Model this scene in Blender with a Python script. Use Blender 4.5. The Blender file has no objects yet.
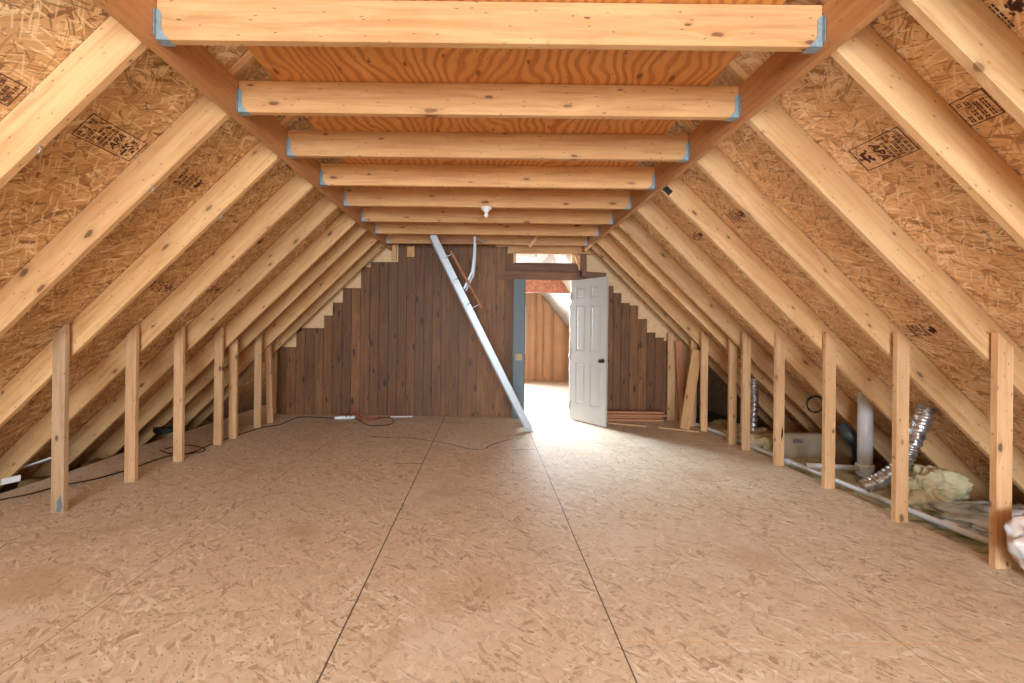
import bpy, bmesh, math, random
from mathutils import Vector, Matrix, noise
random.seed(7)
C = bpy.context.scene.collection
S = bpy.context.scene
PI = math.pi
F = 421.0; EYE = 1.33; ROLL = 0.011; VX, VY = 486.0, 331.0
TAN = 0.983; ANG = math.atan(TAN); CA, SA = math.cos(ANG), math.sin(ANG)
KU, KS, KN = 4.089, 4.347, 4.285     # z = K - TAN*|x| : rafter underside, sheathing, upper (notched) underside
WALL_Y = 6.57; FAR_Y = 11.34

def ray(px, py):
    dx, dy = px-VX, py-VY
    return (dx + ROLL*dy)/F, -(dy - ROLL*dx)/F
def at_y(px, py, y):
    a, b = ray(px, py); return Vector((a*y, y, EYE + b*y))
def at_z(px, py, z=0.0):
    a, b = ray(px, py); y = (z-EYE)/b; return Vector((a*y, y, z))
def at_slope(px, py, k=KS):
    a, b = ray(px, py)               # EYE + b y = k - TAN*|a| y
    y = (k-EYE)/(b + TAN*abs(a)); return Vector((a*y, y, EYE+b*y))

# ------------------------------------------------------------------ materials
class NT:
    def __init__(s, name):
        s.m = bpy.data.materials.new(name); s.m.use_nodes = True
        s.t = s.m.node_tree; s.n = s.t.nodes; s.l = s.t.links
        s.b = s.n['Principled BSDF']
    def new(s, typ, **kw):
        n = s.n.new(typ)
        for k, v in kw.items(): setattr(n, k, v)
        return n
    def put(s, sock, v):
        if hasattr(v, 'is_output'): s.l.new(v, sock)
        elif v is not None: sock.default_value = v
    def math(s, op, a, b=None, c=None, clamp=False):
        n = s.new('ShaderNodeMath', operation=op); n.use_clamp = clamp
        s.put(n.inputs[0], a); s.put(n.inputs[1], b)
        if c is not None: s.put(n.inputs[2], c)
        return n.outputs[0]
    def comb(s, x, y, z=0.0):
        n = s.new('ShaderNodeCombineXYZ')
        for i, v in enumerate((x, y, z)): s.put(n.inputs[i], v)
        return n.outputs[0]
    def ramp(s, fac, stops, interp='LINEAR'):
        n = s.new('ShaderNodeValToRGB'); e = n.color_ramp.elements; n.color_ramp.interpolation = interp
        while len(e) < len(stops): e.new(0.5)
        for i, (p, c) in enumerate(stops):
            e[i].position = p
            e[i].color = (c, c, c, 1) if isinstance(c, (int, float)) else (*c, 1)
        s.put(n.inputs[0], fac); return n.outputs[0]
    def mix(s, fac, a, b, mode='MIX'):
        n = s.new('ShaderNodeMix', data_type='RGBA', blend_type=mode)
        s.put(n.inputs[0], fac)
        for i, v in ((6, a), (7, b)):
            if isinstance(v, tuple) and len(v) == 3: v = (*v, 1)
            s.put(n.inputs[i], v)
        return n.outputs[2]
    def noise(s, vec, scale=1, detail=3, rough=0.5, dist=0.0):
        n = s.new('ShaderNodeTexNoise'); s.put(n.inputs['Vector'], vec)
        n.inputs['Scale'].default_value = scale; n.inputs['Detail'].default_value = detail
        n.inputs['Roughness'].default_value = rough; n.inputs['Distortion'].default_value = dist
        return n.outputs['Fac']
    def voro(s, vec, scale=1, feat='F1', out='Color', rnd=1.0):
        n = s.new('ShaderNodeTexVoronoi', feature=feat, voronoi_dimensions='2D'); s.put(n.inputs['Vector'], vec)
        n.inputs['Scale'].default_value = scale; n.inputs['Randomness'].default_value = rnd
        return n.outputs[out]
    def bump(s, h, strength=0.3, dist=0.004):
        n = s.new('ShaderNodeBump'); n.inputs['Strength'].default_value = strength; n.inputs['Distance'].default_value = dist
        s.put(n.inputs['Height'], h); s.l.new(n.outputs[0], s.b.inputs['Normal'])
    def xyz(s):
        tc = s.new('ShaderNodeTexCoord'); sp = s.new('ShaderNodeSeparateXYZ'); s.l.new(tc.outputs['Object'], sp.inputs[0])
        return sp.outputs

def srgb(r, g, b):
    f = lambda c: ((c/255+0.055)/1.055)**2.4 if c > 10 else c/255/12.92
    return (f(r), f(g), f(b))

def plain(name, col, rough=0.6, metal=0.0, var=0.12, scale=20, bump=0.0):
    t = NT(name); v = t.new('ShaderNodeTexCoord').outputs['Object']
    n = t.noise(v, scale, 4)
    t.put(t.b.inputs['Base Color'], t.mix(n, tuple(c*(1-var) for c in col), tuple(min(1, c*(1+var)) for c in col)))
    t.b.inputs['Roughness'].default_value = rough; t.b.inputs['Metallic'].default_value = metal
    if bump: t.bump(n, bump)
    return t.m

def wood(name, light, mid, dark, axes='XZY', knots=(3.0, 5.0, 0.06), island=False, tintable=True, grain=28, wave=0.0, rough=0.65):
    """axes: first letter = grain direction, the other two are folded across it"""
    t = NT(name); o = t.xyz(); A = {'X': 0, 'Y': 1, 'Z': 2}
    u = o[A[axes[0]]]; v = t.math('ADD', o[A[axes[1]]], t.math('MULTIPLY', o[A[axes[2]]], 0.83))
    r = t.new('ShaderNodeNewGeometry').outputs['Random Per Island'] if island else t.new('ShaderNodeObjectInfo').outputs['Random']
    u = t.math('ADD', u, t.math('MULTIPLY', r, 53.0)); v = t.math('ADD', v, t.math('MULTIPLY', r, 31.0))
    kw = t.math('MULTIPLY', t.math('SUBTRACT', t.noise(t.comb(u, v), 22.0, 2), 0.5), 0.05)
    kvec = t.comb(t.math('ADD', t.math('MULTIPLY', u, knots[0]), kw), t.math('ADD', t.math('MULTIPLY', v, knots[1]), t.math('MULTIPLY', kw, 2.0)))
    kd0 = t.voro(kvec, 1, 'F1', 'Distance'); sc_ = t.new('ShaderNodeSeparateColor'); t.l.new(t.voro(kvec, 1), sc_.inputs[0])
    kd = t.math('DIVIDE', kd0, t.math('ADD', 0.22, t.math('MULTIPLY', t.math('POWER', sc_.outputs[0], 2.2), 0.95)))
    halo = t.math('POWER', 2.718, t.math('MULTIPLY', kd, -7.0))
    v2 = t.math('ADD', v, t.math('MULTIPLY', halo, 0.05))
    lowv = t.noise(t.comb(t.math('MULTIPLY', u, 0.9), t.math('MULTIPLY', v, 5.0)), 1, 3)
    g = t.noise(t.comb(t.math('MULTIPLY', u, 1.6), t.math('MULTIPLY', v2, grain)), 1, 5, 0.68, 0.4)
    if wave:
        w = t.new('ShaderNodeTexWave', wave_type='BANDS', bands_direction='Y')
        warp = t.math('ADD', v2, t.math('MULTIPLY', t.noise(t.comb(t.math('MULTIPLY', u, 1.6), t.math('MULTIPLY', v, 1.6)), 1, 2), 0.6))
        t.put(w.inputs['Vector'], t.comb(u, warp)); w.inputs['Scale'].default_value = wave
        w.inputs['Distortion'].default_value = 1.5; w.inputs['Detail'].default_value = 2
        g = t.math('ADD', t.math('MULTIPLY', g, 0.35), t.math('MULTIPLY', w.outputs['Fac'], 0.6))
    col = t.ramp(g, [(0.3, dark), (0.44, mid), (0.6, light), (0.8, light)])
    col = t.mix(t.math('MULTIPLY', lowv, 0.75), col, mid)
    warm = t.ramp(halo, [(0.25, 0.0), (0.85, 0.75)])
    col = t.mix(warm, col, tuple(c*0.62 for c in mid))
    km = t.ramp(kd, [(0.0, 1.0), (knots[2]*0.75, 0.95), (knots[2]*1.05, 0.0)])
    col = t.mix(t.math('MULTIPLY', km, 0.85), col, tuple(c*k for c, k in zip(mid, (.24, .17, .14))))
    pd = t.voro(t.comb(t.math('MULTIPLY', u, 5.3), t.math('MULTIPLY', v, 13.0)), 1, 'F1', 'Distance')
    col = t.mix(t.ramp(pd, [(0.02, 0.7), (0.06, 0.0)]), col, tuple(c*0.2 for c in mid))
    sm = t.noise(t.comb(t.math('MULTIPLY', u, 1.3), t.math('MULTIPLY', v, 3.5), 4.0), 1.6, 4)
    col = t.mix(t.ramp(sm, [(0.5, 0.0), (0.75, 0.45)]), col, tuple(c*k for c, k in zip(mid, (.80, .70, .62))))
    col = t.mix(t.ramp(sm, [(0.28, 0.35), (0.42, 0.0)]), col, tuple(min(1, c*1.22) for c in light))
    br = t.math('ADD', 0.72, t.math('MULTIPLY', r, 0.56)) if island else t.math('ADD', 0.84, t.math('MULTIPLY', r, 0.3))
    col = t.mix(1.0, col, t.comb(br, br, br), 'MULTIPLY')
    if tintable:
        col = t.mix(1.0, col, t.new('ShaderNodeObjectInfo').outputs['Color'], 'MULTIPLY')
    t.put(t.b.inputs['Base Color'], col); t.b.inputs['Roughness'].default_value = rough
    t.bump(g, 0.25, 0.002)
    return t.m

def osb(name, cols, axes='XY', size=(8, 38), seams=None, contrast=1.0, stain=None, rough=0.7, streak=1.0):
    """oriented strand board: three overlapping layers of rotated strands.  cols: dark, mid, mid2, light"""
    t = NT(name); o = t.xyz(); A = {'X': 0, 'Y': 1, 'Z': 2}
    U, V = o[A[axes[0]]], o[A[axes[1]]]
    wob = t.noise(t.comb(U, V), 3.0, 2); wob2 = t.noise(t.comb(U, V, 5.0), 22.0, 2)
    vals = []; sel = []
    for i, (a, sx, sy, off) in enumerate(((0.25, 1, 1, 0), (1.1, 1.15, .8, 3.7), (-0.55, .85, 1.25, 9.1), (2.1, 1.4, 1.0, 5.3))):
        c, s_ = math.cos(a), math.sin(a)
        x = t.math('ADD', t.math('MULTIPLY', U, c), t.math('MULTIPLY', V, s_))
        y = t.math('SUBTRACT', t.math('MULTIPLY', V, c), t.math('MULTIPLY', U, s_))
        x = t.math('ADD', t.math('MULTIPLY', x, size[0]*sx), off); y = t.math('ADD', t.math('MULTIPLY', y, size[1]*sy), t.math('MULTIPLY', wob, 5.0+i))
        y = t.math('ADD', y, t.math('MULTIPLY', wob2, 0.7))
        sp = t.new('ShaderNodeSeparateColor'); t.l.new(t.voro(t.comb(x, y), 1), sp.inputs[0])
        fine = t.noise(t.comb(t.math('MULTIPLY', x, .5), t.math('MULTIPLY', y, 3.0)), 1.0, 2)
        vals.append(t.math('ADD', t.math('MULTIPLY', sp.outputs[0], 0.8), t.math('MULTIPLY', fine, 0.25))); sel.append(sp.outputs[1])
    v = vals[0]
    for i, th in ((1, .55), (2, .62), (3, .72)):
        m = t.math('GREATER_THAN', sel[i], th)
        n = t.new('ShaderNodeMix', data_type='FLOAT'); t.put(n.inputs[0], m); t.put(n.inputs[2], v); t.put(n.inputs[3], vals[i]); v = n.outputs[0]
    if contrast != 1.0: v = t.math('ADD', t.math('MULTIPLY', v, contrast), 0.5*(1-contrast))
    col = t.ramp(v, [(0.08, cols[0]), (0.22, cols[1]), (0.6, cols[2]), (0.86, cols[2]), (0.95, cols[3])])
    for i, (a, kx, ky, th, cc, st) in enumerate(((.5, 10, 120, .90, cols[3], .6), (-.9, 12, 150, .92, cols[3], .6), (1.5, 14, 140, .94, tuple(min(1, c*1.1) for c in cols[3]), .6), (.1, 12, 110, .95, cols[0], .45), (-1.2, 16, 160, .965, tuple(c*.45 for c in cols[0]), .6), (.9, 15, 130, .97, tuple(c*.4 for c in cols[0]), .6))):
        c, s_ = math.cos(a), math.sin(a)
        x = t.math('MULTIPLY', t.math('ADD', t.math('MULTIPLY', U, c), t.math('MULTIPLY', V, s_)), kx*size[0]/8)
        y = t.math('ADD', t.math('MULTIPLY', t.math('SUBTRACT', t.math('MULTIPLY', V, c), t.math('MULTIPLY', U, s_)), ky*size[1]/40), t.math('MULTIPLY', wob, 4.0+2*i))
        sp = t.new('ShaderNodeSeparateColor'); t.l.new(t.voro(t.comb(x, y), 1), sp.inputs[0])
        col = t.mix(t.math('MULTIPLY', t.math('GREATER_THAN', sp.outputs[2], th), st*streak), col, cc)
    big = t.noise(t.comb(U, V), 1.1, 4)
    col = t.mix(t.ramp(big, [(0.35, 0.0), (0.7, 0.45)]), col, cols[1])
    dk = t.voro(t.comb(t.math('MULTIPLY', U, 9), t.math('MULTIPLY', t.math('ADD', V, t.math('MULTIPLY', U, 0.6)), 30)), 1, 'F1', 'Distance')
    col = t.mix(t.ramp(dk, [(0.04, 0.75), (0.09, 0.0)]), col, tuple(c*0.25 for c in cols[1]))
    if stain:
        for nz, thr, sc in stain:
            m = t.ramp(t.noise(t.comb(U, V, 3.3), sc, 4), [(thr, 0.0), (thr+0.12, 0.5)])
            col = t.mix(m, col, nz)
    if seams:
        for ax, pos, wdt, lo, hi, colr in seams:
            a_, b_ = (U, V) if ax == 0 else (V, U)
            wl = t.math('MULTIPLY', t.math('SUBTRACT', t.noise(t.comb(U, V), 2.0, 2), 0.5), 0.006)
            m = t.math('LESS_THAN', t.math('ABSOLUTE', t.math('SUBTRACT', t.math('ADD', a_, wl), pos)), wdt)
            m = t.math('MULTIPLY', m, t.math('MULTIPLY', t.math('GREATER_THAN', b_, lo), t.math('LESS_THAN', b_, hi)))
            col = t.mix(t.math('MULTIPLY', m, 0.85), col, colr)
    t.put(t.b.inputs['Base Color'], col); t.b.inputs['Roughness'].default_value = rough
    t.bump(v, 0.35, 0.003)
    return t.m

M = {}
M['lumber'] = wood('lumber', srgb(218, 184, 138), srgb(204, 162, 114), srgb(172, 126, 80), knots=(2.3, 5.5, 0.075))
M['joist'] = wood('joist_lumber', srgb(216, 172, 120), srgb(200, 150, 98), srgb(172, 122, 72), knots=(2.3, 7.0, 0.085))
M['purlin'] = wood('purlin_lumber', srgb(204, 152, 100), srgb(188, 132, 82), srgb(160, 104, 60), knots=(1.5, 4, 0.03))
M['stud'] = wood('stud_lumber', srgb(220, 186, 146), srgb(204, 164, 122), srgb(178, 134, 94), knots=(3.4, 6.0, 0.09))
M['cedar'] = wood('cedar', srgb(198, 142, 104), srgb(180, 122, 86), srgb(150, 98, 66), knots=(3, 6, 0.05))
M['plank'] = wood('dark_planks', srgb(142, 98, 58), srgb(110, 73, 42), srgb(62, 40, 24), axes='ZXY', knots=(2.6, 7.0, 0.16), island=True, tintable=False, grain=40, rough=0.6)
M['header'] = wood('dark_header_planks', srgb(132, 94, 68), srgb(106, 73, 51), srgb(72, 48, 33), axes='XZY', knots=(2.2, 5.0, 0.09), island=True, tintable=False, grain=40)
M['deck'] = wood('ringed_plywood', srgb(222, 158, 92), srgb(214, 146, 80), srgb(176, 104, 50), axes='YXZ', knots=(2.6, 5.0, 0.085), tintable=False, grain=12, wave=5.0)
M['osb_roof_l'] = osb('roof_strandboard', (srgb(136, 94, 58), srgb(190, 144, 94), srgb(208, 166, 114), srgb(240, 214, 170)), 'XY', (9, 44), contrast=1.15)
M['osb_roof_r'] = osb('roof_strandboard_daylit', (srgb(164, 118, 80), srgb(212, 166, 120), srgb(230, 190, 144), srgb(250, 226, 192)), 'XY', (9, 44), contrast=1.15)  # same board as the left slope, whitened to paint in its daylight
DK = srgb(48, 34, 24); PALE = srgb(226, 196, 150)
M['osb_floor'] = osb('floor_strandboard', (srgb(172, 150, 124), srgb(212, 196, 172), srgb(226, 213, 192), srgb(244, 236, 222)), 'XY', (12, 56), contrast=1.1, streak=.4, rough=.6,
    seams=[(0, -0.62, .004, -3, 9, DK), (0, 0.588, .0035, -3, 9, DK), (0, -1.84, .002, -3, 9, srgb(120, 84, 56)), (0, 1.81, .002, -3, 9, srgb(150, 110, 80)),
           (1, 1.815, .003, 0.588, 9, PALE), (1, 2.42, .003, -9, -0.62, PALE), (1, 4.20, .006, -0.9, -0.62, DK), (1, 4.74, .006, 0.3, 0.588, DK), (1, 6.1, .005, -0.62, 0.588, srgb(120, 84, 56))],
    stain=[(srgb(236, 230, 222), 0.58, 0.9), (srgb(196, 168, 136), 0.58, 1.7)])
M['osb_gable'] = osb('gable_strandboard', (srgb(190, 150, 104), srgb(222, 184, 136), srgb(232, 198, 152), srgb(240, 212, 172)), 'XZ', (7, 30), contrast=0.5, streak=.15)
M['osb_red'] = osb('reddish_strandboard', (srgb(90, 50, 38), srgb(126, 76, 58), srgb(144, 90, 68), srgb(184, 130, 104)), 'XZ', (9, 40), contrast=1.0)
M['white_paint'] = plain('door_white_paint', srgb(190, 187, 182), 0.4, var=0.02)
M['bronze'] = plain('dark_bronze', srgb(58, 46, 38), 0.3, 0.8)
M['blue_paint'] = plain('blue_grey_paint', srgb(98, 116, 124), 0.55, var=0.1, scale=6)
M['black'] = plain('black_rubber', srgb(26, 25, 26), 0.5)
M['brass'] = plain('brass_plate', srgb(150, 132, 96), 0.5, 0.3)
M['galv'] = plain('galvanised_steel', srgb(160, 168, 172), 0.45, 0.6, var=0.3, scale=60)
M['blue_steel'] = plain('blue_painted_steel', srgb(132, 150, 156), 0.6, 0.1, var=0.5, scale=60)
M['alu'] = plain('painted_aluminium', srgb(176, 184, 190), 0.4, 0.3, var=0.08, scale=9)
M['pvc'] = plain('white_plastic_pipe', srgb(226, 234, 244), 0.35, var=0.03)
M['ceramic'] = plain('white_porcelain', srgb(235, 235, 232), 0.25, var=0.02)
M['batt'] = plain('tan_paper_batt', srgb(178, 142, 112), 0.75, var=0.18, scale=3, bump=0.3)
M['batt_white'] = plain('white_faced_batt', srgb(176, 172, 168), 0.7, var=0.12, scale=4, bump=0.3)
M['fibre'] = plain('glass_fibre', srgb(208, 200, 164), 0.95, var=0.4, scale=16, bump=1.0)
M['fibre_dark'] = plain('old_glass_fibre', srgb(140, 118, 78), 0.95, var=0.5, scale=14, bump=0.6)
M['kraft'] = plain('kraft_paper', srgb(176, 160, 136), 0.8, var=0.12, scale=5, bump=0.2)
M['ink'] = plain('stamp_ink', srgb(92, 58, 54), 0.8, var=0.3, scale=80)
M['ink_blue'] = plain('blue_ink', srgb(112, 114, 132), 0.8, var=0.3, scale=80)
M['orange'] = plain('orange_cord', srgb(160, 88, 62), 0.5)
M['red'] = plain('red_cord', srgb(168, 56, 52), 0.5)
M['yellow'] = plain('yellow_tape', srgb(232, 214, 60), 0.5)
M['drywall'] = plain('grey_board', srgb(150, 140, 128), 0.9)
M['dusty'] = plain('dusty_underfloor', srgb(92, 72, 54), 0.95, var=0.5, scale=6, bump=0.4)
M['tealduct'] = plain('teal_grey_metal', srgb(84, 104, 114), 0.4, 0.5, var=0.3)

def foil_mat(name, base, dark):
    t = NT(name); v = t.new('ShaderNodeTexCoord').outputs['Object']
    n = t.noise(v, 28, 4); t.put(t.b.inputs['Base Color'], t.ramp(n, [(0.3, dark), (0.7, base)]))
    t.b.inputs['Metallic'].default_value = 0.85; t.b.inputs['Roughness'].default_value = 0.28; t.bump(n, 0.8, 0.01); return t.m
M['foil'] = foil_mat('crinkled_foil', srgb(222, 224, 228), srgb(150, 152, 158))

def poly_mat():
    t = NT('clear_poly_film'); v = t.new('ShaderNodeTexCoord').outputs['Object']
    n = t.noise(v, 5, 5); t.put(t.b.inputs['Base Color'], t.ramp(n, [(0.3, srgb(130, 132, 118)), (0.46, srgb(190, 200, 204)), (0.58, srgb(226, 238, 250))]))
    t.b.inputs['Roughness'].default_value = 0.22; t.bump(n, 1.0, 0.02); return t.m
M['film'] = poly_mat()
def bag_mat():
    t = NT('bag_plastic'); v = t.new('ShaderNodeTexCoord').outputs['Object']
    n = t.noise(v, 7, 3); t.put(t.b.inputs['Base Color'], t.ramp(n, [(0.35, srgb(186, 164, 160)), (0.5, srgb(206, 200, 190)), (0.62, srgb(180, 196, 220))]))
    t.b.inputs['Roughness'].default_value = 0.3; t.bump(n, 0.6, 0.01); return t.m
M['bag'] = bag_mat()
def glass_mat():
    t = NT('window_glass'); t.b.inputs['Transmission Weight'].default_value = 1.0; t.b.inputs['Roughness'].default_value = 0.0
    t.b.inputs['IOR'].default_value = 1.02; t.put(t.b.inputs['Base Color'], t.mix(t.noise(t.new('ShaderNodeTexCoord').outputs['Object'], 2), (.97, .98, 1), (1, 1, 1))); return t.m
M['glass'] = glass_mat()

# ------------------------------------------------------------------ object helpers
def tag(o, label=None, cat=None, group=None, kind=None):
    if label: o['label'] = label
    if cat: o['category'] = cat
    if group: o['group'] = group
    if kind: o['kind'] = kind
    return o

def link(name, bm, mat, parent=None, frame=None, bevel=0.0, smooth=False):
    """bm holds world coordinates; frame = (origin, length direction) gives the object its own axes (local X = length)"""
    if frame:
        org, d = Vector(frame[0]), Vector(frame[1]).normalized()
        y = Vector((0, 1, 0)) if abs(d.y) < 0.9 else Vector((1, 0, 0))
        z = d.cross(y).normalized(); y = z.cross(d)
        R = Matrix((d, y, z)).transposed().to_4x4(); Mx = Matrix.Translation(org) @ R
    else:
        if len(bm.verts):
            xs = [v.co for v in bm.verts]
            org = Vector(((min(c.x for c in xs)+max(c.x for c in xs))/2, (min(c.y for c in xs)+max(c.y for c in xs))/2, min(c.z for c in xs)))
        else: org = Vector()
        if frame is False: org = Vector()
        Mx = Matrix.Translation(org)
    bmesh.ops.transform(bm, matrix=Mx.inverted(), verts=bm.verts)
    bmesh.ops.recalc_face_normals(bm, faces=bm.faces)
    if bevel:
        bmesh.ops.bevel(bm, geom=[e for e in bm.edges if e.is_manifold and e.calc_face_angle(0) > 0.5], offset=bevel, segments=1, affect='EDGES')
    me = bpy.data.meshes.new(name); bm.to_mesh(me); bm.free(); me.materials.append(mat)
    if smooth:
        for p in me.polygons: p.use_smooth = True
    o = bpy.data.objects.new(name, me); C.objects.link(o); o.matrix_world = Mx
    if parent:
        o.parent = parent; o.matrix_parent_inverse = WM[parent.name].inverted()
    WM[o.name] = Mx.copy()
    return o
WM = {}

def prism(bm, pts, a, b, axis='y'):
    """polygon pts in the plane across axis, extruded from a to b"""
    mk = {'y': lambda p, t: (p[0], t, p[1]), 'x': lambda p, t: (t, p[0], p[1]), 'z': lambda p, t: (p[0], p[1], t)}[axis]
    A = [bm.verts.new(mk(p, a)) for p in pts]; B = [bm.verts.new(mk(p, b)) for p in pts]
    n = len(pts); bm.faces.new(A); bm.faces.new(B[::-1])
    for i in range(n): bm.faces.new((A[i], A[(i+1) % n], B[(i+1) % n], B[i]))
    return bm
def box(bm, x0, x1, y0, y1, z0, z1):
    return prism(bm, [(x0, y0), (x1, y0), (x1, y1), (x0, y1)], z0, z1, 'z')
def bar(bm, p, q, w, h, side=(0, 1, 0)):
    """box beam from p to q; w along side, h across"""
    p, q = Vector(p), Vector(q); d = (q-p).normalized(); s = Vector(side); s = (s - d*s.dot(d)).normalized(); n = d.cross(s)
    c = [s*w/2*i + n*h/2*j for i, j in ((-1, -1), (1, -1), (1, 1), (-1, 1))]
    A = [bm.verts.new(p+k) for k in c]; B = [bm.verts.new(q+k) for k in c]
    bm.faces.new(A); bm.faces.new(B[::-1])
    for i in range(4): bm.faces.new((A[i], A[(i+1) % 4], B[(i+1) % 4], B[i]))
    return bm
def smooth_path(pts, n=8):
    pts = [Vector(p) for p in pts]; out = []
    for i in range(len(pts)-1):
        p0, p1, p2, p3 = pts[max(i-1, 0)], pts[i], pts[i+1], pts[min(i+2, len(pts)-1)]
        for k in range(n):
            t = k/n
            out.append(0.5*((2*p1)+(-p0+p2)*t+(2*p0-5*p1+4*p2-p3)*t*t+(-p0+3*p1-3*p2+p3)*t*t*t))
    out.append(pts[-1]); return out
def tube(bm, pts, r, seg=10, caps=True):
    rf = r if callable(r) else (lambda i, a: r)
    rings = []; up = Vector((0.3, 0.2, 1)).normalized()
    for i, p in enumerate(pts):
        d = (pts[min(i+1, len(pts)-1)] - pts[max(i-1, 0)]).normalized()
        s = d.cross(up)
        if s.length < 1e-3: s = d.cross(Vector((1, 0, 0)))
        s.normalize(); n = s.cross(d)
        up = n
        rings.append([bm.verts.new(p + (s*math.cos(2*PI*k/seg) + n*math.sin(2*PI*k/seg))*rf(i, k)) for k in range(seg)])
    for a, b in zip(rings, rings[1:]):
        for k in range(seg): bm.faces.new((a[k], a[(k+1) % seg], b[(k+1) % seg], b[k]))
    if caps: bm.faces.new(rings[0][::-1]); bm.faces.new(rings[-1])
    return bm
def lathe(bm, prof, org, axis=(0, 0, 1), seg=20):
    org = Vector(org); ax = Vector(axis).normalized(); s = ax.orthogonal().normalized(); n = ax.cross(s); rings = []
    for r, h in prof:
        rings.append([bm.verts.new(org + ax*h + (s*math.cos(2*PI*k/seg)+n*math.sin(2*PI*k/seg))*max(r, 1e-4)) for k in range(seg)])
    for a, b in zip(rings, rings[1:]):
        for k in range(seg): bm.faces.new((a[k], a[(k+1) % seg], b[(k+1) % seg], b[k]))
    bm.faces.new(rings[0][::-1]); bm.faces.new(rings[-1]); return bm
NB = bmesh.new

def blob(bm, c, r, rough=0.35, seed=0, sub=4, flat=None):
    b = bmesh.new(); bmesh.ops.create_icosphere(b, subdivisions=sub, radius=1.0)
    for v in b.verts:
        n = v.co.normalized(); q = n*1.6 + Vector((seed*7.1, seed*3.3, 0))
        k = 1 + rough*noise.fractal(q, .8, 2.2, 6)
        v.co = Vector((n.x*r[0]*k, n.y*r[1]*k, n.z*r[2]*k)) + Vector(c)
        if flat is not None and v.co.z < flat: v.co.z = flat
    me = bpy.data.meshes.new('t'); b.to_mesh(me); b.free(); bm.from_mesh(me); bpy.data.meshes.remove(me); return bm

# ------------------------------------------------------------------ room shell
Y0 = -4.6
XF0, XF1 = -3.83, 3.05
bm = NB()
# floor deck: ragged edge on both sides
def ragged(x, amp, y0, y1, n):
    return [(x + amp*noise.noise(Vector((x, y0+(y1-y0)*i/n*1.3, 0))), y0+(y1-y0)*i/n) for i in range(n+1)]
L = ragged(XF0, .05, Y0, FAR_Y, 36); R = ragged(XF1, .025, Y0, FAR_Y, 60)
prism(bm, L[::-1] + R, -.022, 0.0, 'z')
floor = tag(link('floor', bm, M['osb_floor'], frame=False), 'strandboard subfloor with dark sheet seams running away from the camera', kind='structure')

# the underfloor of the eaves
bm = NB(); box(bm, -5.2, 5.2, Y0, 12, -.34, -.30)
tag(link('floor', bm, M['dusty'], frame=False), 'dusty board below the open joist bays at the eaves', kind='structure')

# roof sheathing (local X = slope direction)
def sheathing(side, mat):
    d = Vector((side*CA, 0, -SA)); n = Vector((side*SA, 0, CA)); p = Vector((0, 0, KS)); LN = 6.75
    bm = NB(); q = p + d*LN
    vs = []
    for y in (Y0, FAR_Y+.2):
        for a in (p, q, q+n*.014, p+n*.014): vs.append(bm.verts.new((a.x, y, a.z)))
    for f in ((0, 1, 2, 3), (7, 6, 5, 4), (0, 4, 5, 1), (1, 5, 6, 2), (2, 6, 7, 3), (3, 7, 4, 0)): bm.faces.new([vs[i] for i in f])
    return link('ceiling', bm, mat, frame=(p, d))
cl = tag(sheathing(-1, M['osb_roof_l']), 'orange strandboard roof slope on the power strip side', kind='structure')
cr = tag(sheathing(1, M['osb_roof_r']), 'paler strandboard roof slope above the plastic pipes', kind='structure')

# rear gable with a wide window opening behind the camera
def gable_poly(k, lowx, lowz): return
bm = NB(); yb = Y0
prism(bm, [(-4.6, -.3), (-1.9, -.3), (-1.9, KS-1.9*TAN), (-4.6, KS-4.6*TAN)], yb-.05, yb)
prism(bm, [(1.9, -.3), (4.6, -.3), (4.6, KS-4.6*TAN), (1.9, KS-1.9*TAN)], yb-.05, yb)
box(bm, -1.9, 1.9, yb-.05, yb, -.3, .55)
prism(bm, [(-1.9, 2.35), (1.9, 2.35), (1.9, KS-1.9*TAN), (0, KS), (-1.9, KS-1.9*TAN)], yb-.05, yb)
tag(link('wall_rear', bm, M['osb_gable'], frame=False), 'strandboard gable behind the camera around a wide window', kind='structure')
bm = NB()
for x in (-1.9, -.66, .6, 1.84): box(bm, x, x+.06, yb-.04, yb+.03, .55, 2.35)
for z in (.55, 2.29): box(bm, -1.9, 1.9, yb-.04, yb+.03, z, z+.06)
w3 = tag(link('window_3', bm, M['white_paint'], frame=False), 'wide white framed window behind the camera', kind='structure')

# back wall: OSB gable sheet with openings, dark planks nailed over it
yw = WALL_Y
bm = NB()
OX0, OX1 = .46, 1.43                 # opening zone
prism(bm, [(-3.36, 0), (OX0, 0), (OX0, KS-OX0*TAN), (0, KS), (-3.36, KS-3.36*TAN)], yw, yw+.03)
prism(bm, [(1.32, 0), (3.3, 0), (3.3, KS-3.3*TAN), (1.32, KS-1.32*TAN)], yw, yw+.03)
prism(bm, [(OX0, 2.54), (1.32, 2.54), (1.32, KS-1.32*TAN), (OX0, KS-OX0*TAN)], yw, yw+.03)
prism(bm, [(-3.9, .95), (-3.36, .95), (-3.36, KS-3.36*TAN), (-3.9, KS-3.9*TAN)], yw, yw+.03)
wall = tag(link('wall_back', bm, M['osb_gable'], frame=False), 'light strandboard gable seen above the stepped dark planks', kind='structure')
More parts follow.
